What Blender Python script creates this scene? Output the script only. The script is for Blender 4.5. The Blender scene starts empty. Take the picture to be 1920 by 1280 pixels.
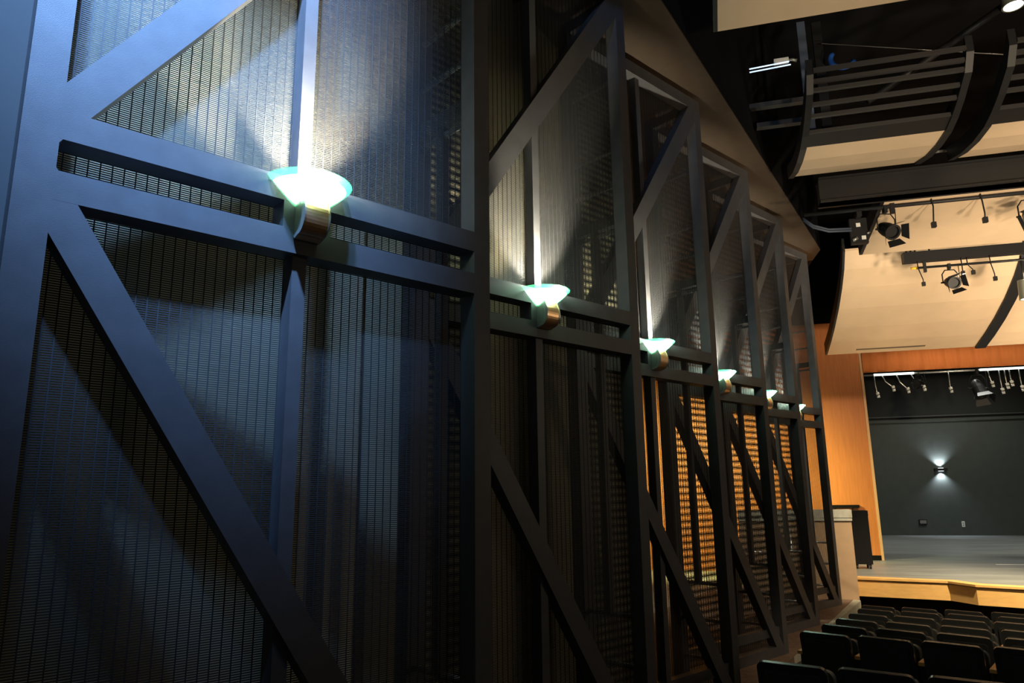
import bpy, bmesh, math, random
from mathutils import Vector, Matrix
random.seed(7)
sc = bpy.context.scene
R = math.radians

# ---------------------------------------------------------------- camera
EYE = 1.6
cam_d = bpy.data.cameras.new('camera')
cam_d.sensor_width = 36.0
cam_d.lens = 1346.58 / 1920 * 36
cam_d.clip_start = 0.05
cam_d.clip_end = 200
cam = bpy.data.objects.new('camera', cam_d)
sc.collection.objects.link(cam)
cam.matrix_world = (Matrix.Translation((0, 0, EYE)) @ Matrix.Rotation(R(14.7), 4, 'Z')
                    @ Matrix.Rotation(R(90 + 11.875), 4, 'X') @ Matrix.Rotation(R(-0.76), 4, 'Z'))
sc.camera = cam

# ---------------------------------------------------------------- world, exposure
sc.view_settings.view_transform = 'Standard'
sc.view_settings.look = 'None'
sc.view_settings.gamma = 1.0
sc.view_settings.use_curve_mapping = False
sc.view_settings.exposure = 0.38
w = bpy.data.worlds.new('world')
sc.world = w
w.use_nodes = True
bg = w.node_tree.nodes['Background']
bg.inputs[0].default_value = (0.80, 0.74, 0.70, 1)
bg.inputs[1].default_value = 0.034
try:
    sc.cycles.max_bounces = 6
    sc.cycles.transparent_max_bounces = 16
    sc.cycles.sample_clamp_indirect = 4.0
except Exception:
    pass


def lamp(name, kind, loc, energy, color, target=None, radius=0.15, angle=60, blend=0.6):
    d = bpy.data.lights.new(name, kind)
    d.energy = energy
    d.color = color
    if kind in ('POINT', 'SPOT'):
        d.shadow_soft_size = radius
    if kind == 'SPOT':
        d.spot_size = R(angle)
        d.spot_blend = blend
    o = bpy.data.objects.new(name, d)
    sc.collection.objects.link(o)
    o.location = loc
    if target is not None:
        o.rotation_euler = (Vector(target) - Vector(loc)).to_track_quat('-Z', 'Y').to_euler()
    return o


WARM = (1.0, 0.80, 0.56)
COOL = (0.24, 0.48, 1.0)
# cool house spotlight hung at the rear near the left wall, aimed at the first tower
lamp('house_spot_cool', 'SPOT', (-0.9, 0.25, 9.5), 25000, COOL, (-2.75, 2.55, 5.8), 0.2, 38, 1.0)
# cool work light over the tops of the towers
lamp('work_light_cool', 'SPOT', (-0.6, 1.0, 8.6), 250, COOL, (0.0, 9.5, 7.0), 0.2, 32, 0.9)
# added warm fill spots, standing in for house light bounced up to the reflectors
for k, (lx, ly, tx, ty, e) in enumerate(((4.0, -1.0, 3.5, 7.2, 2000), (5.0, 3.0, 4.2, 11.4, 2600), (7.0, 5.0, 6.0, 14.0, 2300),
                                         (7.5, 8.0, 5.6, 18.0, 3300), (9.5, 10.0, 8.5, 18.5, 2700))):
    lamp('reflector_fill', 'SPOT', (lx, ly, 0.5), e, WARM, (tx, ty, 6.4), 0.3, 42, 0.9)
lamp('seat_fill', 'SPOT', (5.6, 3.2, 6.0), 1700, WARM, (3.6, 10.2, -0.4), 0.1, 32, 0.9)  # added unseen spot that brightens the chair backs and rims
lamp('house_fill', 'POINT', (12.0, 9.0, 4.0), 240, WARM, None, 1.0)
# warm downlights over the stage front, hung on the lighting beam
lamp('stage_front_light', 'SPOT', (6.4, 15.4, 5.7), 8500, (1.0, 0.80, 0.50), (5.6, 18.9, -0.7), 0.15, 62, 0.8)
lamp('stage_front_light', 'SPOT', (4.3, 15.4, 5.6), 420, WARM, (3.25, 18.6, 0.1), 0.15, 22, 0.9)
# warm light in the side space, washing the proscenium wall
lamp('side_stage_light', 'SPOT', (0.4, 20.2, 3.4), 2600, (1.0, 1.0, 0.42), (0.2, 24.4, 1.2), 0.2, 120, 0.8)
lamp('passage_fill', 'SPOT', (0.2, 15.2, 4.2), 420, (1.0, 0.95, 0.72), (0.9, 18.2, -0.6), 0.2, 100, 0.8)  # added fill spot, lifts the pier wall and floor behind the towers
lamp('proscenium_wash', 'SPOT', (5.2, 15.4, 5.7), 1500, (1.0, 0.74, 0.46), (4.0, 24.4, 2.4), 0.15, 34, 0.9)
lamp('valance_fill', 'SPOT', (9.0, 12.0, 3.6), 3200, (1.0, 0.80, 0.55), (8.6, 24.3, 5.5), 0.2, 34, 0.9)  # added unseen spot to brighten the valance, no fixture hangs here
# stage work lights
lamp('stage_work_light', 'SPOT', (9.0, 27.6, 8.6), 1250, (1.0, 1.0, 0.90), (9.0, 27.8, -0.5), 0.6, 120, 0.7)
lamp('stage_work_light', 'SPOT', (11.0, 32.0, 8.6), 800, (1.0, 1.0, 0.90), (11.0, 33.5, -0.5), 0.6, 120, 0.7)


# ---------------------------------------------------------------- materials
def mat(name, col, rough=0.5, metal=0.0, noise=0.0, scale=20.0, bump=0.0, bscale=80.0, spec=0.5, emit=None, estr=0.0,
        stretch=(1, 1, 1)):
    m = bpy.data.materials.new(name)
    m.use_nodes = True
    nt = m.node_tree
    b = nt.nodes['Principled BSDF']
    b.inputs['Base Color'].default_value = (*col, 1)
    b.inputs['Roughness'].default_value = rough
    b.inputs['Metallic'].default_value = metal
    b.inputs['Specular IOR Level'].default_value = spec
    tc = nt.nodes.new('ShaderNodeTexCoord')
    mp = nt.nodes.new('ShaderNodeMapping')
    mp.inputs['Scale'].default_value = stretch
    nt.links.new(tc.outputs['Object'], mp.inputs[0])
    if noise > 0:
        n = nt.nodes.new('ShaderNodeTexNoise')
        n.inputs['Scale'].default_value = scale
        n.inputs['Detail'].default_value = 6
        nt.links.new(mp.outputs[0], n.inputs[0])
        r = nt.nodes.new('ShaderNodeValToRGB')
        lo = [max(0, c * (1 - noise)) for c in col]
        hi = [min(1, c * (1 + noise)) for c in col]
        r.color_ramp.elements[0].position = 0.3
        r.color_ramp.elements[1].position = 0.7
        r.color_ramp.elements[0].color = (*lo, 1)
        r.color_ramp.elements[1].color = (*hi, 1)
        nt.links.new(n.outputs[0], r.inputs[0])
        nt.links.new(r.outputs[0], b.inputs['Base Color'])
    if bump > 0:
        n2 = nt.nodes.new('ShaderNodeTexNoise')
        n2.inputs['Scale'].default_value = bscale
        n2.inputs['Detail'].default_value = 3
        nt.links.new(mp.outputs[0], n2.inputs[0])
        bp = nt.nodes.new('ShaderNodeBump')
        bp.inputs['Strength'].default_value = bump
        bp.inputs['Distance'].default_value = 0.01
        nt.links.new(n2.outputs[0], bp.inputs['Height'])
        nt.links.new(bp.outputs[0], b.inputs['Normal'])
    if emit:
        b.inputs['Emission Color'].default_value = (*emit, 1)
        b.inputs['Emission Strength'].default_value = estr
    return m


M = {}
M['steel'] = mat('black_satin_steel_paint', (0.085, 0.085, 0.09), 0.45, 0, 0.12, 6, 0.12, 260, 0.35)
M['wire'] = mat('dark_mesh_wire_paint', (0.035, 0.036, 0.038), 0.55, spec=0.25)
M['pipe'] = mat('dark_pipe', (0.26, 0.25, 0.23), 0.35, 0.4)
M['plaster'] = mat('grey_plaster', (0.54, 0.50, 0.33), 0.9, 0, 0.06, 2.5, 0.1, 60)
M['darkwall'] = mat('charcoal_wall', (0.012, 0.014, 0.014), 0.9, 0, 0.1, 3)
M['black'] = mat('matte_black_paint', (0.004, 0.004, 0.005), 0.9, spec=0.15)
M['rig'] = mat('black_rigging_steel', (0.011, 0.011, 0.012), 0.5, spec=0.3)
M['slat'] = mat('dark_grey_slat', (0.026, 0.025, 0.025), 0.5)
M['rigblue'] = mat('blue_grey_hanger_steel', (0.06, 0.08, 0.12), 0.5)
M['soffit'] = mat('brown_soffit_board', (0.070, 0.046, 0.028), 0.8, 0, 0.08, 8)
M['tan'] = mat('tan_reflector_board', (0.60, 0.45, 0.30), 0.6, 0, 0.04, 3)
M['groove'] = mat('dark_slot', (0.12, 0.09, 0.06), 0.8)
M['orange'] = mat('orange_stained_wood_veneer', (0.50, 0.165, 0.040), 0.55, 0, 0.10, 3.0, 0, 50, 0.4, stretch=(6, 6, 0.5))
M['curtain'] = mat('rust_orange_velour', (0.50, 0.15, 0.035), 0.85, 0, 0.06, 6, stretch=(3, 3, 0.3))
M['edge'] = mat('pale_wood_edge', (0.62, 0.36, 0.18), 0.5)
M['lip'] = mat('golden_maple_edge', (0.62, 0.37, 0.13), 0.4, 0, 0.08, 5, stretch=(1, 1, 4))
M['stagefloor'] = mat('grey_stage_floor_paint', (0.17, 0.18, 0.175), 0.42, 0, 0.25, 1.2, stretch=(0.5, 2.5, 1))
M['stagewall'] = mat('stage_back_wall_paint', (0.046, 0.055, 0.047), 0.75, 0, 0.10, 3)
M['stageupper'] = mat('stage_upper_wall_black', (0.012, 0.014, 0.013), 0.85)
M['carpet'] = mat('dark_brown_carpet', (0.035, 0.026, 0.020), 0.95, 0, 0.3, 60)
M['passage'] = mat('pale_passage_floor', (0.34, 0.33, 0.27), 0.7, 0, 0.15, 6)
M['plinth'] = mat('brown_plinth_stone', (0.17, 0.11, 0.075), 0.8, 0, 0.25, 14)
M['pier'] = mat('tan_plaster_pier', (0.50, 0.33, 0.20), 0.85, 0, 0.05, 5)
M['cap'] = mat('pale_stone_cap', (0.52, 0.50, 0.42), 0.7, 0, 0.12, 9)
M['gold'] = mat('brushed_gold_metal', (0.95, 0.58, 0.30), 0.36, 0.9, 0.1, 30, stretch=(1, 20, 20))
M['nickel'] = mat('grey_nickel', (0.28, 0.30, 0.26), 0.4, 0.6)
M['chair'] = mat('black_chair_upholstery', (0.028, 0.029, 0.024), 0.55, 0, 0.15, 120)
M['chairshell'] = mat('black_chair_shell', (0.034, 0.035, 0.033), 0.25)
M['arm'] = mat('orange_oak_arm', (0.85, 0.38, 0.09), 0.4, 0, 0.1, 20)
M['chrome'] = mat('pale_metal', (0.6, 0.6, 0.58), 0.3, 0.8)
M['white'] = mat('white_plastic', (0.75, 0.75, 0.70), 0.5)
M['blue'] = mat('blue_hose', (0.02, 0.10, 0.45), 0.5)
M['yellow'] = mat('yellow_tape', (0.75, 0.45, 0.03), 0.5)
M['bulb'] = mat('lamp_diffuser', (0.95, 0.95, 0.92), 0.5, emit=(1.0, 0.98, 0.92), estr=6.0)
M['tube'] = mat('lamp_tube', (0.9, 0.95, 1.0), 0.5, emit=(0.55, 0.75, 1.0), estr=0.9)
M['downled'] = mat('downlight_lens', (0.95, 0.95, 0.92), 0.5, emit=(1.0, 0.97, 0.9), estr=5.0)
M['coolled'] = mat('cool_lens', (0.95, 0.95, 0.95), 0.5, emit=(0.8, 0.88, 1.0), estr=4.0)
M['worklens'] = mat('work_light_lens', (0.95, 0.95, 0.92), 0.5, emit=(0.92, 1.0, 0.92), estr=1.5)


def glass_mat():
    m = bpy.data.materials.new('green_edge_glass')
    m.use_nodes = True
    nt = m.node_tree
    for n in list(nt.nodes):
        if n.type != 'OUTPUT_MATERIAL':
            nt.nodes.remove(n)
    out = [n for n in nt.nodes if n.type == 'OUTPUT_MATERIAL'][0]
    tr = nt.nodes.new('ShaderNodeBsdfTranslucent')
    tr.inputs[0].default_value = (0.12, 0.80, 0.34, 1)
    tp = nt.nodes.new('ShaderNodeBsdfTransparent')
    tp.inputs[0].default_value = (0.86, 1.0, 0.94, 1)
    gl = nt.nodes.new('ShaderNodeBsdfGlossy')
    gl.inputs['Roughness'].default_value = 0.12
    gl.inputs[0].default_value = (0.8, 1.0, 0.9, 1)
    m1 = nt.nodes.new('ShaderNodeMixShader')
    m1.inputs[0].default_value = 0.78
    m2 = nt.nodes.new('ShaderNodeMixShader')
    m2.inputs[0].default_value = 0.12
    nt.links.new(tr.outputs[0], m1.inputs[1])
    nt.links.new(tp.outputs[0], m1.inputs[2])
    nt.links.new(m1.outputs[0], m2.inputs[1])
    nt.links.new(gl.outputs[0], m2.inputs[2])
    nt.links.new(m2.outputs[0], out.inputs[0])
    return m


M['glass'] = glass_mat()


# ---------------------------------------------------------------- mesh helpers
def link(name, me, m, parent=None, kind=None):
    o = bpy.data.objects.new(name, me)
    sc.collection.objects.link(o)
    if m is not None and not me.materials:
        me.materials.append(M[m])
    if parent is not None:
        o.parent = parent
    if kind:
        o['kind'] = kind
    return o


def fin(bm, name, bevel=0.0, seg=2, smooth=False):
    if bevel > 0:
        es = [e for e in bm.edges if len(e.link_faces) == 2 and e.calc_face_angle(0) > 0.5]
        bmesh.ops.bevel(bm, geom=es, offset=bevel, segments=seg, profile=0.5, affect='EDGES', clamp_overlap=True)
    bmesh.ops.recalc_face_normals(bm, faces=bm.faces)
    me = bpy.data.meshes.new(name)
    bm.to_mesh(me)
    bm.free()
    if smooth:
        for p in me.polygons:
            p.use_smooth = True
    return me


def abox(bm, x0, x1, y0, y1, z0, z1):
    v = [bm.verts.new((x, y, z)) for x in (x0, x1) for y in (y0, y1) for z in (z0, z1)]
    for f in ((0, 1, 3, 2), (4, 6, 7, 5), (0, 4, 5, 1), (2, 3, 7, 6), (0, 2, 6, 4), (1, 5, 7, 3)):
        bm.faces.new([v[i] for i in f])


def box(name, x0, x1, y0, y1, z0, z1, m, parent=None, bevel=0.0, seg=2, kind=None):
    bm = bmesh.new()
    abox(bm, x0, x1, y0, y1, z0, z1)
    return link(name, fin(bm, name, bevel, seg), m, parent, kind)


def aprism(bm, pts, vec):
    a = [bm.verts.new(p) for p in pts]
    b = [bm.verts.new(Vector(p) + Vector(vec)) for p in pts]
    n = len(pts)
    bm.faces.new(a)
    bm.faces.new(b[::-1])
    for i in range(n):
        bm.faces.new((a[i], b[i], b[(i + 1) % n], a[(i + 1) % n]))


def prism(name, pts, vec, m, parent=None, bevel=0.0, kind=None, seg=2):
    bm = bmesh.new()
    aprism(bm, pts, vec)
    return link(name, fin(bm, name, bevel, seg), m, parent, kind)


def atube(bm, pts, r, n=8, cap=True):
    pts = [Vector(p) for p in pts]
    rings = []
    up0 = None
    for i, p in enumerate(pts):
        if i == 0:
            d = pts[1] - pts[0]
        elif i == len(pts) - 1:
            d = pts[-1] - pts[-2]
        else:
            d = (pts[i + 1] - pts[i]).normalized() + (pts[i] - pts[i - 1]).normalized()
        d.normalize()
        if up0 is None:
            up0 = d.orthogonal().normalized()
        u = (up0 - d * up0.dot(d)).normalized()
        up0 = u
        v = d.cross(u)
        rr = r[i] if isinstance(r, (list, tuple)) else r
        rings.append([bm.verts.new(p + u * rr * math.cos(2 * math.pi * k / n) + v * rr * math.sin(2 * math.pi * k / n))
                      for k in range(n)])
    for a, b in zip(rings, rings[1:]):
        for k in range(n):
            bm.faces.new((a[k], a[(k + 1) % n], b[(k + 1) % n], b[k]))
    if cap:
        bm.faces.new(rings[0][::-1])
        bm.faces.new(rings[-1])


def tube(name, pts, r, m, parent=None, n=8, kind=None):
    bm = bmesh.new()
    atube(bm, pts, r, n)
    return link(name, fin(bm, name, 0, 1, True), m, parent, kind)


def alathe(bm, prof, n, a0=0.0, a1=2 * math.pi, c=(0, 0, 0)):
    full = abs(a1 - a0 - 2 * math.pi) < 1e-6
    cols = n if full else n + 1
    g = []
    for i in range(cols):
        t = a0 + (a1 - a0) * i / n
        g.append([bm.verts.new((c[0] + r * math.cos(t), c[1] + r * math.sin(t), c[2] + z)) for r, z in prof])
    for i in range(n):
        a, b = g[i], g[(i + 1) % cols]
        for k in range(len(prof) - 1):
            bm.faces.new((a[k], b[k], b[k + 1], a[k + 1]))
    return g


def thing(name, label, cat, loc=(0, 0, 0), rz=0.0, group=None):
    o = bpy.data.objects.new(name, None)
    o.empty_display_size = 0.1
    sc.collection.objects.link(o)
    o.location = loc
    o.rotation_euler = (0, 0, rz)
    o['label'] = label
    o['category'] = cat
    if group:
        o['group'] = group
    return o


def tag(o, label, cat, group=None):
    o['label'] = label
    o['category'] = cat
    if group:
        o['group'] = group
    return o


def copy_tree(o, parent=None):
    c = o.copy()
    sc.collection.objects.link(c)
    c.parent = parent
    for ch in list(o.children):
        copy_tree(ch, c)
    return c


def struct(o):
    o['kind'] = 'structure'
    return o


# ---------------------------------------------------------------- layout of the tower row
HT, HA = R(17.2325), R(32.954)
O = Vector((-1.45, 4.533, 0))
T = Vector((0.815, 2.627, 0))
A = Vector((math.sin(HA), math.cos(HA), 0))
B = Vector((-math.cos(HA), math.sin(HA), 0))
TU = T.normalized()
TN = Vector((TU.y, -TU.x, 0))          # towards the house
RZ = math.atan2(A.y, A.x)
ZB = EYE - 2.481                       # foot of the towers
ZT = EYE + 5.515


def W(i, s, t, z):
    return O + T * i + A * s + B * t + Vector((0, 0, z))


SLO, SL, SRO = -2.647, -2.492, 0.137
NT = 6
corner = W(0, SRO, 0, 0)               # front right corner line of the towers


def along(d, off, z):                  # point d metres along the row from tower 1's corner, off towards the house
    p = corner + TU * d + TN * off
    return Vector((p.x, p.y, z))


# ---------------------------------------------------------------- structure: floor, walls, ceiling
STZ = -0.52


def floor_z(y):
    return -0.08 * y


def build_floor():
    a, b = along(-9, 0.12, 0), along(14.75, 0.12, 0)
    pts = [(a.x, a.y), (18, a.y), (18, 19.9), (3.2, 19.9), (b.x, b.y)]
    bm = bmesh.new()
    top = [bm.verts.new((x, y, floor_z(y))) for x, y in pts]
    bot = [bm.verts.new((x, y, -3.0)) for x, y in pts]
    bm.faces.new(top)
    bm.faces.new(bot[::-1])
    for i in range(5):
        j = (i + 1) % 5
        bm.faces.new((top[i], bot[i], bot[j], top[j]))
    struct(link('floor', fin(bm, 'floor'), 'carpet'))


build_floor()

# plinth the towers stand on: a ledge along the row with a brown front face
pl = [along(-9, 0.10, -3), along(14.75, 0.10, -3), along(14.75, -3.2, -3), along(-9, -3.2, -3)]
struct(prism('trim_1', pl, (0, 0, ZB + 3.0), 'plinth'))
# side passage floor beyond the grey wall
struct(prism('floor_passage', [(-6, 12.0, -1.2), (1.0, 12.0, -1.2), (3.2, 18.5, -1.2), (3.2, 24.4, -1.2), (-6, 24.4, -1.2)],
             (0, 0, 0.31), 'passage'))

# grey wall behind the towers, parallel to the row
w0 = W(0, SLO, 0.42, 0)


def wl(d, off, z):
    p = w0 + TU * d - TN * off
    return Vector((p.x, p.y, z))


WEND = 7.9
struct(prism('wall_left', [wl(0.12, 0, -1.2), wl(WEND, 0, -1.2), wl(WEND, 0.25, -1.2), wl(0.12, 0.25, -1.2)], (0, 0, 8.6), 'plaster'))
struct(prism('wall_left_rear', [wl(-9, -0.02, -1.2), wl(0.12, -0.02, -1.2), wl(0.12, 0.25, -1.2), wl(-9, 0.25, -1.2)], (0, 0, 8.6), 'darkwall'))  # much darker tone than wall_left, split behind the first left post
for i in (1, 2, 3):                    # slim pilasters beside the left posts
    d = 2.75 * i - 0.62
    if d < WEND:
        struct(prism('trim_2', [wl(d, -0.10, -1.0), wl(d + 0.28, -0.10, -1.0), wl(d + 0.28, 0.02, -1.0), wl(d, 0.02, -1.0)],
                     (0, 0, 8.3), 'plaster'))
# back of the passage
struct(prism('wall_passage', [wl(WEND, 0.0, -1.2), (-5.6, 24.4, -1.2), (-5.8, 24.4, -1.2), wl(WEND, 0.2, -1.2)], (0, 0, 9), 'darkwall'))

# soffit over the towers and black bulkhead above its edge
SOF = 0.30
ZS = ZT + 0.09
sp = [along(-9, SOF, ZS), along(13.85, SOF, ZS), along(14.6, SOF - 0.30, ZS), along(14.6, -4, ZS), along(-9, -4, ZS)]
struct(prism('trim_3', sp, (0, 0, 0.12), 'soffit'))
struct(prism('wall_left_upper', [along(-9, SOF + 0.01, ZS + .02), along(13.85, SOF + 0.01, ZS + .02),
                                 along(14.6, SOF - 0.29, ZS + .02), along(18, -1.2, ZS + .02), along(18, -1.5, ZS + .02),
                                 along(14.4, SOF - 0.6, ZS + .02), along(-9, SOF - 0.2, ZS + .02)], (0, 0, 3.0), 'black'))
struct(box('ceiling', -9, 18, -8, 26, 10.2, 10.4, 'black'))

# proscenium wall
PY = 24.4
PX = 4.92
pw = struct(box('wall_front', -6, PX, PY, PY + 0.3, STZ - 0.6, 6.8, 'orange'))
struct(box('trim_4', PX - 0.005, PX + 0.07, PY - 0.03, PY + 0.3, STZ, 6.0, 'edge'))
struct(box('baseboard_front', 3.2, PX, PY - 0.03, PY, STZ, STZ + 0.14, 'black'))
struct(box('wall_front_upper', -8, 18, PY + 0.02, PY + 0.28, 6.8, 10.2, 'black'))
struct(box('wall_front_header', PX + 0.07, 18, PY + 0.05, PY + 0.28, 5.75, 6.8, 'black'))
# stage
struct(box('wall_stage_back', 2, 24, 37.0, 37.2, STZ, 4.7, 'stagewall'))
struct(box('wall_stage_back_upper', 2, 24, 36.99, 37.2, 4.7, 10.2, 'stageupper'))
struct(box('ceiling_stage', 2, 24, PY + 0.3, 37.2, 10.2, 10.4, 'black'))
struct(box('trim_5', 2, 24, 36.9, 37.0, 4.55, 4.63, 'stagewall'))
struct(box('trim_6', 2, 24, 36.88, 37.0, 4.78, 4.83, 'stagewall'))
lip = [(3.22, 19.55), (5.18, 19.07), (5.54, 18.45), (6.34, 18.13), (12.5, 15.7)]
fl = [(x, y, STZ - 0.05) for x, y in lip] + [(24, 15.7, STZ - 0.05), (24, 37, STZ - 0.05), (3.22, 37, STZ - 0.05)]
struct(prism('floor_stage', fl, (0, 0, 0.05), 'stagefloor'))


def off_line(pts, d):
    out = []
    for i, p in enumerate(pts):
        p = Vector(p).to_2d()
        t1 = (Vector(pts[i]) - Vector(pts[i - 1])).normalized() if i else None
        t2 = (Vector(pts[i + 1]) - Vector(pts[i])).normalized() if i < len(pts) - 1 else None
        t = t1 or t2
        if t1 and t2:
            t = (t1 + t2).normalized()
        n = Vector((t.y, -t.x))
        out.append(p + n * d)
    return out


def strip(name, pts, d0, d1, z0, z1, m):
    a, b = off_line(pts, d0), off_line(pts, d1)
    poly = [(p.x, p.y, z0) for p in a] + [(p.x, p.y, z0) for p in b[::-1]]
    return prism(name, poly, (0, 0, z1 - z0), m, bevel=0.008)


struct(strip('trim_7', lip, -0.30, 0.03, STZ - 0.02, STZ + 0.025, 'lip'))      # nosing
struct(strip('trim_8', lip, -0.10, 0.0, STZ - 0.40, STZ - 0.02, 'lip'))        # fascia
struct(strip('wall_stage_front', lip, -0.30, -0.20, -1.7, STZ - 0.05, 'black'))

# tan pier wall with a stone cap between towers and stage
struct(box('wall_pier', 0.7, 3.2, 18.6, 18.9, -1.9, 0.93, 'pier', bevel=0.01))
struct(box('trim_9', 0.7, 3.22, 18.56, 18.94, 0.93, 1.11, 'cap', bevel=0.02))
struct(box('trim_10', 0.7, 3.215, 18.57, 18.60, 0.86, 0.93, 'cap', bevel=0.01))
struct(box('wall_pier_return', 3.0, 3.2, 18.9, 19.56, -1.9, STZ, 'pier'))

# ---------------------------------------------------------------- towers


def mesh_screen():
    verts, faces = [], []

    def ab(x0, x1, y0, y1, z0, z1):
        n = len(verts)
        for x in (x0, x1):
            for y in (y0, y1):
                for z in (z0, z1):
                    verts.append((x, y, z))
        for f in ((0, 1, 3, 2), (4, 6, 7, 5), (0, 4, 5, 1), (2, 3, 7, 6), (0, 2, 6, 4), (1, 5, 7, 3)):
            faces.append([n + q for q in f])
    s0, s1 = SL - 0.03, 0.03
    z0, z1 = 0.1, 7.9
    n = int((z1 - z0) / 0.0117)
    for k in range(n + 1):
        z = z0 + k * 0.0117
        ab(s0, s1, 0.158, 0.1602, z - 0.0028, z + 0.0028)
    m = int((s1 - s0) / 0.0545)
    for k in range(m + 1):
        x = s0 + 0.02 + k * 0.0545
        ab(x - 0.003, x + 0.003, 0.155, 0.158, z0, z1)
    me = bpy.data.meshes.new('mesh_screen')
    me.from_pydata(verts, [], faces)
    return me


def zl(z):
    return z + 2.481


def build_tower():
    t = thing('truss_tower', '', 'tower')
    H = zl(5.515)
    D = 0.15
    box('post', SLO, SL, 0, D, 0, H, 'steel', t, 0.014)
    box('post', 0, SRO, 0, D, 0, H, 'steel', t, 0.014)
    box('rail', SL - .01, 0.01, 0.0005, D, zl(1.642), zl(1.785), 'steel', t, 0.014)
    box('rail', SL - .01, 0.01, 0.0005, D, zl(1.340), zl(1.484), 'steel', t, 0.014)
    box('top_beam', SL - .01, 0.01, 0.001, D, zl(5.35), H, 'steel', t, 0.014)
    box('bottom_beam', SL - .01, 0.01, 0.001, D, 0, zl(-2.34), 'steel', t, 0.014)
    box('kick_rail', SL - .01, 0.01, 0.05, D, zl(-2.20), zl(-2.08), 'steel', t, 0.01)
    box('backplate', -1.39, -1.10, 0.001, D, zl(1.47), zl(1.655), 'steel', t, 0.012)
    box('mid_post', -1.300, -1.218, 0.045, 0.149, zl(1.77), zl(5.36), 'steel', t, 0.008)
    box('mid_post', -1.305, -1.220, 0.040, 0.149, zl(-2.35), zl(1.35), 'steel', t, 0.008)
    # upper brace rises to the top right corner, lower brace falls to the bottom right one
    up = [(-2.55, 0.0008, zl(1.54)), (-2.55, 0.0008, zl(1.845)), (-0.125, 0.0008, zl(5.37)), (0.02, 0.0008, zl(5.37)), (0.02, 0.0008, zl(5.19))]
    prism('brace', up, (0, 0.125, 0), 'steel', t, 0.012)
    lo = [(-2.55, 0.0008, zl(1.285)), (-2.55, 0.0008, zl(1.58)), (-2.50, 0.0008, zl(1.51)), (0.02, 0.0008, zl(-2.39)), (-0.17, 0.0008, zl(-2.39))]
    lo = [(-2.55, 0.0008, zl(1.27)), (-2.55, 0.0008, zl(1.59)), (0.02, 0.0008, zl(-2.39)), (-0.185, 0.0008, zl(-2.39))]
    prism('brace', lo, (0, 0.125, 0), 'steel', t, 0.012)
    link('mesh_screen', mesh_screen(), 'wire', t, 'stuff')
    # return side towards the wall: slim post, header and pipe rungs
    y0, y1 = 0.14, 0.742
    box('side_post', 0.035, 0.105, 0.44, 0.51, zl(-1.18), zl(2.85), 'steel', t, 0.006)
    box('side_beam', 0.03, 0.11, y0, y1, zl(2.78), zl(2.90), 'steel', t, 0.006)
    box('side_beam', 0.03, 0.11, y0, y1, zl(5.37), H, 'steel', t, 0.006)
    for z in (4.48, 3.65, 3.24, 2.72, -1.18, -1.63, -2.10):
        tube('rung', [(0.07, y0, zl(z)), (0.07, y1, zl(z))], 0.024, 'pipe', t, 10)
    return t


TOWN = ['farthest from the stage', 'fifth from the stage', 'fourth from the stage', 'third from the stage',
        'second from the stage', 'nearest to the stage']
proto = build_tower()
for i in range(NT):
    o = proto if i == 0 else copy_tree(proto)
    o.location = W(i, 0, 0, ZB)
    o.rotation_euler = (0, 0, RZ)
    tag(o, 'black steel braced tower frame with wire mesh screen, ' + TOWN[i], 'tower', 'truss towers along the wall')

# ---------------------------------------------------------------- sconces


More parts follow.
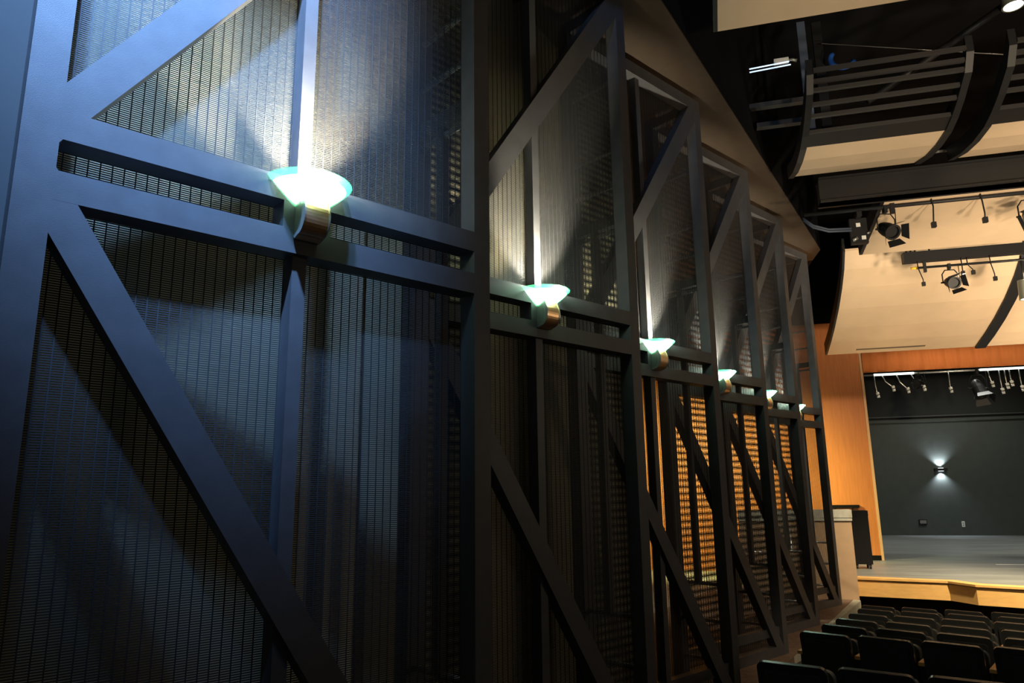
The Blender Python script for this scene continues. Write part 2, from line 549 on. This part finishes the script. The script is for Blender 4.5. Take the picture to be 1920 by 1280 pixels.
def build_sconce():
    t = thing('wall_sconce', '', 'sconce')
    # origin at bracket foot: local z 0 = eye + 1.42
    prof = [(0.05, 0.185)]
    n = 11
    r0, z0, r1, z1 = 0.07, 0.190, 0.250, 0.345
    for k in range(n):
        f0, f1 = k / n, (k + 1) / n
        zz = z0 + (z1 - z0) * f1 ** 1.15
        prof.append((r0 + (r1 - r0) * f0 + 0.004, z0 + (z1 - z0) * f0 ** 1.15 + 0.003))
        prof.append((r0 + (r1 - r0) * f1, zz))
    inner = [(r - 0.005, z + 0.004) for r, z in prof[::-1]]
    bm = bmesh.new()
    alathe(bm, prof + inner, 56, math.pi, 2 * math.pi)
    link('glass_bowl', fin(bm, 'glass_bowl', 0, 1, True), 'glass', t)
    bm = bmesh.new()
    p2 = [(0.001, 0.200), (0.06, 0.202), (0.12, 0.236), (0.18, 0.286), (0.215, 0.318), (0.209, 0.322), (0.001, 0.322)]
    alathe(bm, p2, 40, math.pi, 2 * math.pi, (0, -0.002, 0))
    link('diffuser', fin(bm, 'diffuser', 0, 1, True), 'bulb', t)
    # drum shaped bracket: grey body, gold band round the front
    arc = []
    for k in range(13):
        a = R(35 - 125 * k / 12)
        arc.append((-0.055 - 0.075 * math.cos(a), 0.125 + 0.105 * math.sin(a)))
    body = [(0.0, 0.235), (-0.09, 0.235)] + [(y * 0.96, z) for y, z in arc] + [(0.0, 0.0)]
    prism('bracket', [(-0.072, y, z) for y, z in body], (0.144, 0, 0), 'nickel', t, 0.003)
    bm = bmesh.new()
    band = [(-0.095, 0.238)] + arc + [(-0.02, 0.006)]
    outer = [Vector((0, y, z)) for y, z in band]
    cen = Vector((0, -0.05, 0.125))
    inn = [p + (cen - p).normalized() * 0.012 for p in outer]
    outer2 = [p - (cen - p).normalized() * 0.006 for p in outer]
    prev = None
    for p, q in zip(outer2, inn):
        ring = [bm.verts.new(p + Vector((-0.078, 0, 0))), bm.verts.new(p + Vector((0.078, 0, 0))),
                bm.verts.new(q + Vector((0.078, 0, 0))), bm.verts.new(q + Vector((-0.078, 0, 0)))]
        if prev:
            for k in range(4):
                bm.faces.new((prev[k], prev[(k + 1) % 4], ring[(k + 1) % 4], ring[k]))
        else:
            bm.faces.new(ring)
        prev = ring
    bm.faces.new(prev[::-1])
    link('front_band', fin(bm, 'front_band', 0, 1, False), 'gold', t)
    for x in (-0.079, 0.073):
        prism('trim_ring', [(x, (p.y) * 1.03 - 0.002, p.z) for p in outer2] + [(x, (p.y + 0.02), p.z) for p in inn[::-1]], (0.006, 0, 0), 'chrome', t)
    return t


ps = build_sconce()
for i in range(NT):
    o = ps if i == 0 else copy_tree(ps)
    o.location = W(i, -1.25, 0, EYE + 1.42)
    o.rotation_euler = (0, 0, RZ)
    tag(o, 'half bowl glass sconce with gold bracket, on the tower ' + TOWN[i], 'sconce', 'lit sconces on the towers')
    q = W(i, -1.25, -0.19, EYE + 1.42 + 0.345)
    lamp('sconce_lamp', 'SPOT', q, 340, (1.0, 0.90, 0.68), W(i, -1.25, 0.62, EYE + 3.0), 0.035, 80, 0.5)
    lamp('sconce_glow', 'POINT', q + Vector((0, 0, 0.02)), 20, (0.85, 1.0, 0.82), None, 0.05)

# ---------------------------------------------------------------- ceiling reflectors
c3 = [(16.45, 6.70), (16.75, 6.36), (17.2, 6.05), (17.83, 5.72), (18.6, 5.42), (19.3, 5.20), (20.0, 5.02)]
c25 = [(12.85, 6.43), (13.65, 6.29), (14.3, 6.20), (14.92, 6.12)]
c2 = [(9.62, 7.16), (9.78, 6.95), (10.16, 6.76), (10.45, 6.66), (10.75, 6.60), (11.2, 6.60), (11.7, 6.66), (12.26, 6.80)]


def curved(name, sec, x0, x1, th, m, parent):
    pts = [(x0, y, z) for y, z in sec] + [(x0, y, z + th) for y, z in sec[::-1]]
    return prism(name, pts, (x1 - x0, 0, 0), m, parent)


def rib(sec, x, wd, dn, upz, parent):
    pts = [(x, y, z - dn) for y, z in sec] + [(x, y, z + upz) for y, z in sec[::-1]]
    return prism('rib', pts, (wd, 0, 0), 'rig', parent)


t = thing('ceiling_reflector', 'large tan curved ceiling reflector hung just in front of the proscenium', 'reflector', (3.29, 18, 5))


def shift(sec, o):
    return [(y - o.location.y, z - o.location.z) for y, z in sec]


def xs(x, o):
    return x - o.location.x


s3 = shift(c3, t)
curved('panel', s3, 0, xs(6.72, t), 0.05, 'tan', t)
curved('panel', s3, xs(6.95, t), xs(10.4, t), 0.05, 'tan', t)
rib(s3, xs(6.72, t), 0.23, 0.05, 0.3, t)
rib(s3, -0.05, 0.05, 0.0, 0.3, t)
for a, b, x0, x1 in ((0.92, 0.93, 3.95, 5.55), (0.92, 0.93, 8.0, 9.6)):
    y, z = s3[-2]
    y2, z2 = s3[-1]
    p = lambda f: (y + (y2 - y) * f, z + (z2 - z) * f)
    (ya, za), (yb, zb) = p(0.62), p(0.72)
    prism('slot', [(xs(x0, t), ya, za - .006), (xs(x0, t), yb, zb - .006), (xs(x0, t), yb, zb + .01), (xs(x0, t), ya, za + .01)],
          (x1 - x0, 0, 0), 'groove', t)
t = thing('ceiling_reflector', 'tan ceiling reflector behind the dark box beam with hanging cables', 'reflector', (3.29, 13.4, 6))
s25 = shift(c25, t)
curved('panel', s25, 0, 7.2, 0.05, 'tan', t)
rib(s25, -0.06, 0.06, 0.0, 0.3, t)
prism('slot', [(0.9, 1.15, 0.172), (0.9, 1.19, 0.166), (0.9, 1.19, 0.19), (0.9, 1.15, 0.19)], (3.4, 0, 0), 'groove', t)
t = thing('ceiling_reflector', 'tan reflector with open black slat frame above its lower board, beside the hanger bars', 'reflector', (1.78, 11, 6.8))
s2 = shift(c2, t)


def slat_cloud(t, x0, x1):
    curved('panel', s2[4:], xs(x0, t), xs(x1, t), 0.04, 'tan', t)
    curved('header_board', [s2[3], s2[4]], xs(x0, t), xs(x1, t), 0.05, 'rig', t)
    for k, (y, z) in enumerate([s2[0], (s2[0][0] + .10, s2[0][1] - .11), s2[1], (s2[2][0] - .17, s2[2][1] + .09), s2[2], s2[3]]):
        box('slat', xs(x0, t), xs(x1, t), y - 0.02, y + 0.03, z, z + 0.055, 'slat', t, 0.004)
    for x in (x0 - 0.09, x1):
        rib(s2, xs(x, t), 0.09, 0.03, 0.20, t)


slat_cloud(t, 1.78, 3.64)
t = thing('ceiling_reflector', 'tan slat framed reflector next to the long diagonal pipe', 'reflector', (4.22, 11, 6.8))
slat_cloud(t, 4.22, 6.6)
t = thing('ceiling_reflector', 'tan ceiling reflector over the middle rows with a plain board', 'reflector', (0.47, 6.5, 6.8))
c1 = [(5.2, 7.85), (5.7, 7.52), (6.2, 7.26), (6.8, 7.05), (7.39, 6.90), (7.78, 6.79)]
s1 = shift(c1, t)
curved('panel', s1, 0, 5.2, 0.05, 'tan', t)
rib(s1, -0.05, 0.05, 0.0, 0.25, t)

# ---------------------------------------------------------------- rigging
t = thing('box_beam', 'deep black box beam spanning between two tan reflectors', 'beam', (2.2, 12.6, 6.37))
box('web', 0, 5.4, -0.1, 0.12, 0, 0.44, 'rig', t, 0.01)
box('flange', 0, 5.4, -0.16, 0.18, 0.0, 0.03, 'rig', t)
box('flange', 0, 5.4, -0.16, 0.18, 0.41, 0.44, 'rig', t)
tag(tube('wall_pipe', [(3.7, 12.45, 6.92), (3.7, 12.45, 7.02), (5.6, 12.40, 7.05)], 0.03, 'pipe'), 'thin pale pipe along the top of the black box beam', 'pipe')

t = thing('lighting_pipe', 'black lighting pipe with drop cables below the box beam', 'lighting pipe', (3.3, 13, 6.365))
tube('pipe', [(-1.3, 0, 0), (4.0, 0, 0)], 0.035, 'rig', t)
for x in (0.12, 2.7):
    box('hanger', x - .035, x + .035, -0.04, 0.04, -0.13, 0.42, 'rig', t, 0.004)
for x0, x1 in ((0.72, 0.71), (1.46, 1.48)):
    c = tube('drop_cable', [(x0, -0.04, 0.14), (x0 + .02, -0.05, -0.1), (x1 + .01, -0.05, -0.3), (x1, -0.05, -0.40)], 0.012, 'rig', t, 6)
    box('plug', x1 - .035, x1 + .035, -0.085, -0.015, -0.47, -0.38, 'rig', c, 0.008)

t = thing('lighting_beam', 'black lighting beam with yellow-tipped pipe in front of the large reflector', 'lighting beam', (4.15, 15.5, 6.04))
box('beam', 0, 4.6, -0.09, 0.09, 0, 0.20, 'rig', t, 0.006)
pp = tube('pipe', [(0.22, 0, -0.12), (4.6, 0, -0.13)], 0.025, 'rig', t)
tube('pipe_tip', [(0.13, 0, -0.12), (0.24, 0, -0.12)], 0.029, 'yellow', t)
for x in (0.38, 2.2):
    box('hanger', x - .025, x + .025, -0.03, 0.03, -0.22, 0.02, 'rig', t, 0.004)
for x0, x1 in ((0.24, 0.30), (1.52, 1.56), (1.02, 1.02), (1.12, 1.2)):
    ln = 0.52 if x0 in (0.24, 1.52) else 0.36
    c = tube('drop_cable', [(x0, -0.06, 0.0), (x0, -0.07, -0.15), (x1, -0.07, -0.38 * ln / .52), (x1, -0.07, -0.45 * ln / .52)], 0.010, 'rig', t, 6)
    box('plug', x1 - .03, x1 + .03, -0.10, -0.04, -ln, -ln + 0.08, 'rig', c, 0.006)
for x in (0.08, 0.16, 0.24, 0.5):
    tube('clamp', [(x, 0, 0.19), (x, 0, 0.27)], 0.016, 'rig', t, 6)


def spotlight(loc, rz, label, tilt, k=1.0):
    t = thing('stage_spotlight', label, 'spotlight', loc, rz)
    # pipe clamp at origin, yoke and lantern body hanging below, barn doors at the front
    box('clamp', -.03 * k, .03 * k, -.04 * k, .04 * k, -.08 * k, .05 * k, 'rig', t, 0.006)
    tube('yoke', [(-.17 * k, 0, -.40 * k), (-.17 * k, 0, -.20 * k), (-.10 * k, 0, -.10 * k), (.10 * k, 0, -.10 * k), (.17 * k, 0, -.20 * k), (.17 * k, 0, -.40 * k)], .012, 'rig', t, 6)
    rot = Matrix.Translation((0, 0, -.40 * k)) @ Matrix.Rotation(tilt, 4, 'X')
    bm = bmesh.new()
    alathe(bm, [(.001, -.20 * k), (.08 * k, -.20 * k), (.11 * k, -.12 * k), (.13 * k, 0), (.13 * k, .16 * k), (.145 * k, .16 * k), (.145 * k, .20 * k), (.11 * k, .20 * k), (.10 * k, .15 * k), (.001, .15 * k)], 20)
    bm.transform(rot)
    body = link('housing', fin(bm, 'housing', 0, 1, False), 'rig', t)
    for q in range(4):
        a = q * math.pi / 2 + .3
        bm = bmesh.new()
        aprism(bm, [(-.11 * k, .145 * k, .20 * k), (.11 * k, .145 * k, .20 * k), (.15 * k, .21 * k, .33 * k), (-.15 * k, .21 * k, .33 * k)], (0, .004, 0.002))
        bm.transform(rot @ Matrix.Rotation(a, 4, 'Z'))
        link('barn_door', fin(bm, 'barn_door'), 'rig', t)
    for x in (-1, 1):
        tube('tilt_knob', [(x * .14 * k, 0, -.40 * k), (x * .215 * k, 0, -.40 * k)], .02 * k, 'rig', t, 8)
    tube('lead', [(.05 * k, .05 * k, -.45 * k), (.24 * k, .10 * k, -.40 * k), (.22 * k, .04 * k, -.15 * k), (.20 * k, 0, .0)], .008, 'rig', t, 5)
    return t


spotlight((3.30, 13, 6.33), R(20), 'black spotlight with barn doors on the pipe below the box beam', R(125), 0.95)
spotlight((4.96, 15.5, 5.91), R(5), 'black spotlight hung from the yellow-tipped pipe', R(110), 0.85)
spotlight((5.46, 13.0, 6.33), R(-15), 'black spotlight beside the drop cables, farther along the pipe', R(120), 0.9)


def downlight(loc, label, r=.13, h=.38):
    t = thing('cylinder_downlight', label, 'downlight', loc)
    bm = bmesh.new()
    alathe(bm, [(.001, h), (r * .9, h), (r, 0), (r * .86, 0), (r * .82, .05), (.001, .05)], 28)
    link('housing', fin(bm, 'housing', 0, 1, False), 'nickel', t)
    bm = bmesh.new()
    alathe(bm, [(.001, .025), (r * .8, .025), (r * .8, .045), (.001, .045)], 28)
    link('lens', fin(bm, 'lens'), 'downled', t)
    tube('stem', [(0, 0, h), (0, 0, h + .5)], .015, 'rig', t, 8)
    return t


downlight((6.22, 15.5, 5.12), 'grey cylinder downlight beside the black curved rib of the large reflector')
downlight((4.86, 11.0, 8.55), 'grey cylinder downlight high up above the slat framed reflectors', .15, .4)
lamp('downlight_lamp', 'SPOT', (6.22, 15.5, 5.10), 260, WARM, (6.22, 15.5, 0), .08, 70, .5)
lamp('downlight_lamp', 'SPOT', (4.86, 11.0, 8.53), 90, WARM, (4.86, 11.0, 0), .08, 70, .5)

tag(box('hanger_bar', 1.86, 1.98, 10.97, 11.03, 6.95, 8.85, 'rigblue', None, .006), 'blue grey flat hanger bar rising from the slat framed reflector', 'hanger bar')
tag(box('hanger_bar', 2.12, 2.26, 11.2, 11.26, 6.9, 8.95, 'rig', None, .006), 'black hanger bar behind the blue grey one', 'hanger bar')
tag(tube('diagonal_pipe', [(2.8, 11.2, 7.45), (4.95, 11.2, 8.78)], .055, 'rig'), 'long black pipe sloping up under the dark ceiling', 'pipe')
tag(tube('stay_wire', [(2.2, 11.0, 8.43), (4.64, 10.9, 7.72)], .006, 'pipe', None, 5), 'thin stay wire under the dark ceiling', 'wire')
tag(tube('hose_loop', [(2.47 + .17 * math.cos(R(a)), 11.0 + 0.03 * math.sin(R(a)), 8.12 + .17 * math.sin(R(a))) for a in range(140, 340, 15)], .04, 'blue'), 'loop of blue hose under the dark ceiling', 'hose')
t = thing('strip_light', 'small strip light with two pale blue tubes near the bulkhead', 'strip light', (1.1, 11.0, 8.12))
for z, x1 in ((0.0, .62), (.058, .60)):
    tube('tube', [(0, 0, z), (x1, 0.0, z + .03)], .011, 'tube', t, 8)
box('ballast', .38, .60, .0, .06, .09, .17, 'white', t, .006)
tube('conduit', [(.58, .03, .13), (.66, .03, .13), (.72, .03, .10)], .025, 'nickel', t)
for k, (x0, x1, z) in enumerate(((1.0, 2.0, 7.86), (1.2, 2.1, 7.50))):
    tag(box('ceiling_joist', x0, x1, 11.6, 11.72, z - .04, z + .04, 'slat', None, .004),
        ['upper short joist beside the blue grey hanger bar', 'lower short joist beside the blue grey hanger bar'][k], 'joist')
t = thing('cable_box', 'black junction box with looped cables and pale labels next to the barn door spotlight', 'junction box', (2.75, 13.15, 5.80))
box('case', 0, .28, 0, .1, 0, .46, 'rig', t, .01)
box('tag', .10, .17, -.012, 0.0, .30, .37, 'white', t)
box('tag', .17, .24, -.012, 0.0, .06, .13, 'white', t)
for dz in (0.0, .04):
    tube('cable', [(-.75, 0, .52 + dz), (-.6, -.02, .36 + dz), (-.35, -.02, .26 + dz), (.02, -.01, .24 + dz)], .02, 'rigblue', t, 6)
box('strap', .10, .18, -.17, .06, .44, .53, 'rig', t)
tube('connector', [(.02, -.03, .05), (.10, -.03, .09)], .03, 'chrome', t, 8)
tube('connector', [(.26, -.03, .15), (.30, -.03, .18)], .02, 'chrome', t, 8)

# ---------------------------------------------------------------- stage dressing
t = thing('stage_valance', 'pleated rust orange valance across the top of the stage opening', 'curtain', (PX + .07, PY - .02, 5.13))
n = 420
vv = []
ff = []
Lx = 9.0
for k in range(n + 1):
    x = Lx * k / n
    y = .035 * math.sin(x * 13 + 1.2 * math.sin(x * 2.1)) + .008 * math.sin(x * 31 + 1)
    vv += [(x, y - .06, 0.0), (x, y * .6 - .06, .85), (x, y * .6 - .04, .85), (x, y - .04, 0.0)]
for k in range(n):
    a = 4 * k
    for q in range(4):
        ff.append((a + q, a + 4 + q, a + 4 + (q + 1) % 4, a + (q + 1) % 4))
me = bpy.data.meshes.new('cloth')
me.from_pydata(vv, [], ff)
for p in me.polygons:
    p.use_smooth = True
link('cloth', me, 'curtain', t)
tube('hem', [(0, -.05, 0.01), (Lx, -.05, .01)], .014, 'curtain', t, 6)

t = thing('lighting_batten', 'white stage lighting batten with dangling cable sockets behind the valance', 'batten', (5.55, 27, 5.40))
for z in (0.02, 0.16):
    tube('pipe', [(0, 0, z), (6.5, 0, z)], .035, 'chrome', t)
for x0, x1 in ((.3, 1.55), (3.55, 6.5)):
    for z in (-.02, .11):
        box('light_strip', x0, x1, -.07, -.03, z, z + .07, 'worklens', t, .006)
drops = [(.30, .34, .62), (.55, .85, .42), (1.0, 1.3, .50), (1.45, 1.8, .45), (2.6, 2.6, .55), (3.78, 3.85, .42), (4.1, 4.12, .66), (4.26, 4.28, .50), (4.4, 4.42, .42), (4.68, 4.7, .60)]
for x0, x1, ln in drops:
    c = tube('socket_cable', [(x0, -.05, 0), (x0 + (x1 - x0) * .3, -.05, -ln * .55), (x0 + (x1 - x0) * .8, -.05, -ln * .9), (x1, -.05, -ln)], .018, 'chrome', t, 6)
    tube('socket', [(x1, -.05, -ln + .03), (x1 + .02, -.05, -ln - .05)], .055, 'white', c, 8)
    tube('socket', [(x1 + .02, -.05, -ln - .08), (x1 + .03, -.05, -ln - .16)], .05, 'white', c, 8)
spotlight((9.0, 27, 5.40), R(10), 'dark spotlight cluster hung on the white stage batten', R(150), 1.5)
spotlight((7.25, 27, 5.40), R(-30), 'small dark spotlight hung on the white stage batten', R(100), .8)

t = thing('stage_wall_light', 'black up and down light glowing on the stage back wall', 'wall light', (10.32, 37.0, 2.37))
box('housing', -.26, .26, -.16, 0, -.06, .06, 'rig', t, .01)
box('lens', -.10, .10, -.13, -.05, .06, .068, 'coolled', t)
box('lens', -.10, .10, -.13, -.05, -.068, -.06, 'coolled', t)
lamp('wall_light_up', 'SPOT', (10.32, 36.88, 2.46), 220, (.78, .87, 1.0), (10.32, 36.96, 3.2), .03, 110, .9)
lamp('wall_light_down', 'SPOT', (10.32, 36.88, 2.28), 160, (.78, .87, 1.0), (10.32, 36.96, 1.5), .03, 110, .9)
t = thing('wall_outlet', 'white outlet plate low on the stage back wall', 'outlet', (10.95, 37, -.03))
box('plate', -.06, .06, -.02, 0, -.12, .12, 'white', t, .008)
box('socket', -.03, .03, -.024, -.02, .02, .07, 'pipe', t)
box('socket', -.03, .03, -.024, -.02, -.07, -.02, 'pipe', t)
t = thing('wall_box', 'dark connection box low on the stage back wall', 'connection box', (9.33, 37, .07))
box('case', -.16, .16, -.09, 0, -.10, .10, 'rig', t, .01)
box('lid', -.13, .13, -.10, -.09, -.07, .07, 'pipe', t, .004)
tag(box('tape_strip', 7.62, 8.6, 23.42, 23.54, STZ, STZ + .003, 'white'), 'white tape strip on the grey stage floor', 'tape')
t = thing('equipment_rack', 'tall black equipment case on casters in front of the orange wall', 'equipment case', (3.95, 22.0, STZ))
box('case', -.23, .22, -.25, .25, .12, 1.50, 'black', t, .02)
box('lid', -.235, .225, -.255, .255, 1.38, 1.52, 'black', t, .015)
for x in (-.17, .16):
    for y in (-.18, .18):
        tube('caster', [(x - .02, y, .055), (x + .02, y, .055)], .055, 'rig', t, 14)
        box('caster_fork', x - .03, x + .03, y - .03, y + .03, .08, .13, 'rig', t)
t = thing('wall_shelf', 'dark narrow shelf on the orange wall above the equipment case', 'shelf', (4.06, PY, 1.06))
box('board', -.45, .38, -.18, 0, -.05, .04, 'black', t, .006)
box('bracket', -.3, -.27, -.15, 0, -.13, -.05, 'rig', t)
box('bracket', .2, .23, -.15, 0, -.13, -.05, 'rig', t)

# handrail of the steps behind the last towers
t = thing('step_handrail', 'pale metal handrail on the passage floor in front of the pier wall', 'handrail', (1.5, 18.3, -1.0))
tube('rail', [(.0, 0, 1.75), (.52, 0, 1.75)], .022, 'chrome', t)
tube('rail', [(-1.2, 0, 1.17), (.5, 0, 1.17)], .02, 'chrome', t)
for x in (.32, -.9):
    tube('stanchion', [(x, 0, 0), (x, 0, 1.75 if x > 0 else 1.17)], .022, 'chrome', t)

# ---------------------------------------------------------------- seats


def rounded(wd, h, r, top_only=True, n=6):
    pts = []
    def arc(cx, cz, a0):
        for k in range(n + 1):
            a = a0 + (math.pi / 2) * k / n
            pts.append((cx + r * math.cos(a), cz + r * math.sin(a)))
    if top_only:
        pts.append((-wd / 2, 0))
        pts.append((wd / 2, 0))
    else:
        arc(-wd / 2 + r, r, math.pi)
        arc(wd / 2 - r, r, 1.5 * math.pi)
    arc(wd / 2 - r, h - r, 0)
    arc(-wd / 2 + r, h - r, math.pi / 2)
    return pts


def build_chair():
    t = thing('theatre_chair', '', 'chair')
    lean = Matrix.Translation((0, 0.02, .36)) @ Matrix.Rotation(R(11), 4, 'X')
    bm = bmesh.new()
    aprism(bm, [(x, 0.0, z) for x, z in rounded(.475, .50, .045, False)], (0, .035, 0))
    me = None
    es = [e for e in bm.edges if len(e.link_faces) == 2 and e.calc_face_angle(0) > 1.2]
    bmesh.ops.bevel(bm, geom=es, offset=.015, segments=3, profile=.5, affect='EDGES', clamp_overlap=True)
    bm.transform(lean)
    back = link('back_shell', fin(bm, 'back_shell'), 'chairshell', t)
    bm = bmesh.new()
    aprism(bm, [(x, -.010, z + .06) for x, z in rounded(.39, .38, .03, False)], (0, .012, 0))
    bm.transform(lean)
    link('rear_panel', fin(bm, 'rear_panel', .003), 'chair', back)
    bm = bmesh.new()
    aprism(bm, [(x, .035, z + .02) for x, z in rounded(.46, .46, .05, False)], (0, .05, 0))
    bm.transform(lean)
    link('back_cushion', fin(bm, 'back_cushion', .018, 3), 'chair', back)
    bm = bmesh.new()                   # seat folded up
    aprism(bm, [(x, 0, z) for x, z in rounded(.46, .40, .06, False)], (0, .09, 0))
    bm.transform(Matrix.Translation((0, .16, .38)) @ Matrix.Rotation(R(-4), 4, 'X'))
    link('seat', fin(bm, 'seat', .02, 3), 'chair', t)
    for x in (-.2655,):
        box('side_standard', x - .018, x + .018, .04, .30, .0, .63, 'chairshell', t, .008)
        a = box('arm_rest', x - .027, x + .027, -.02, .34, .625, .655, 'arm', t, .006)
    box('seat_beam', -.25, .25, .10, .16, .30, .36, 'chairshell', t, .006)
    return t


ROT = R(17.23)
UX = Vector((math.cos(ROT), -math.sin(ROT), 0))
VX = Vector((math.sin(ROT), math.cos(ROT), 0))
# row: (u of left edge, v there, slope dv/du, seats, spacing, words)
rows = [(-1.48, 5.69, -.05, 4, .545, 'row behind the cross aisle'),
        (-1.64, 8.06, -.20, 4, .545, 'sixth row from the stage'),
        (-1.60, 9.00, -.25, 5, .562, 'fifth row from the stage'),
        (-1.59, 9.90, -.25, 5, .556, 'fourth row from the stage'),
        (-1.57, 10.85, -.18, 5, .535, 'third row from the stage'),
        (-1.60, 11.85, -.22, 5, .560, 'second row from the stage'),
        (-1.65, 12.66, -.22, 5, .555, 'row closest to the stage')]
SEAT = ['end seat beside the towers', 'second seat from the towers', 'third seat from the towers', 'fourth seat from the towers',
        'fifth seat from the towers']
pc = build_chair()
first = True
for u0, v0, m, ns, spc, words in rows:
    for k in range(ns):
        u = u0 + spc * (k + .44)
        v = v0 + m * (u - u0)
        p = UX * u + VX * v
        # v is the top rear edge of the back; the foot sits a little further forward
        p = p + VX * 0.06
        o = pc if first else copy_tree(pc)
        first = False
        o.location = (p.x, p.y, floor_z(p.y) - .005)
        o.rotation_euler = (0, 0, -ROT + math.atan(m) * .8)
        tag(o, 'black folding theatre chair, ' + SEAT[k] + ', ' + words, 'chair', 'theatre chairs')
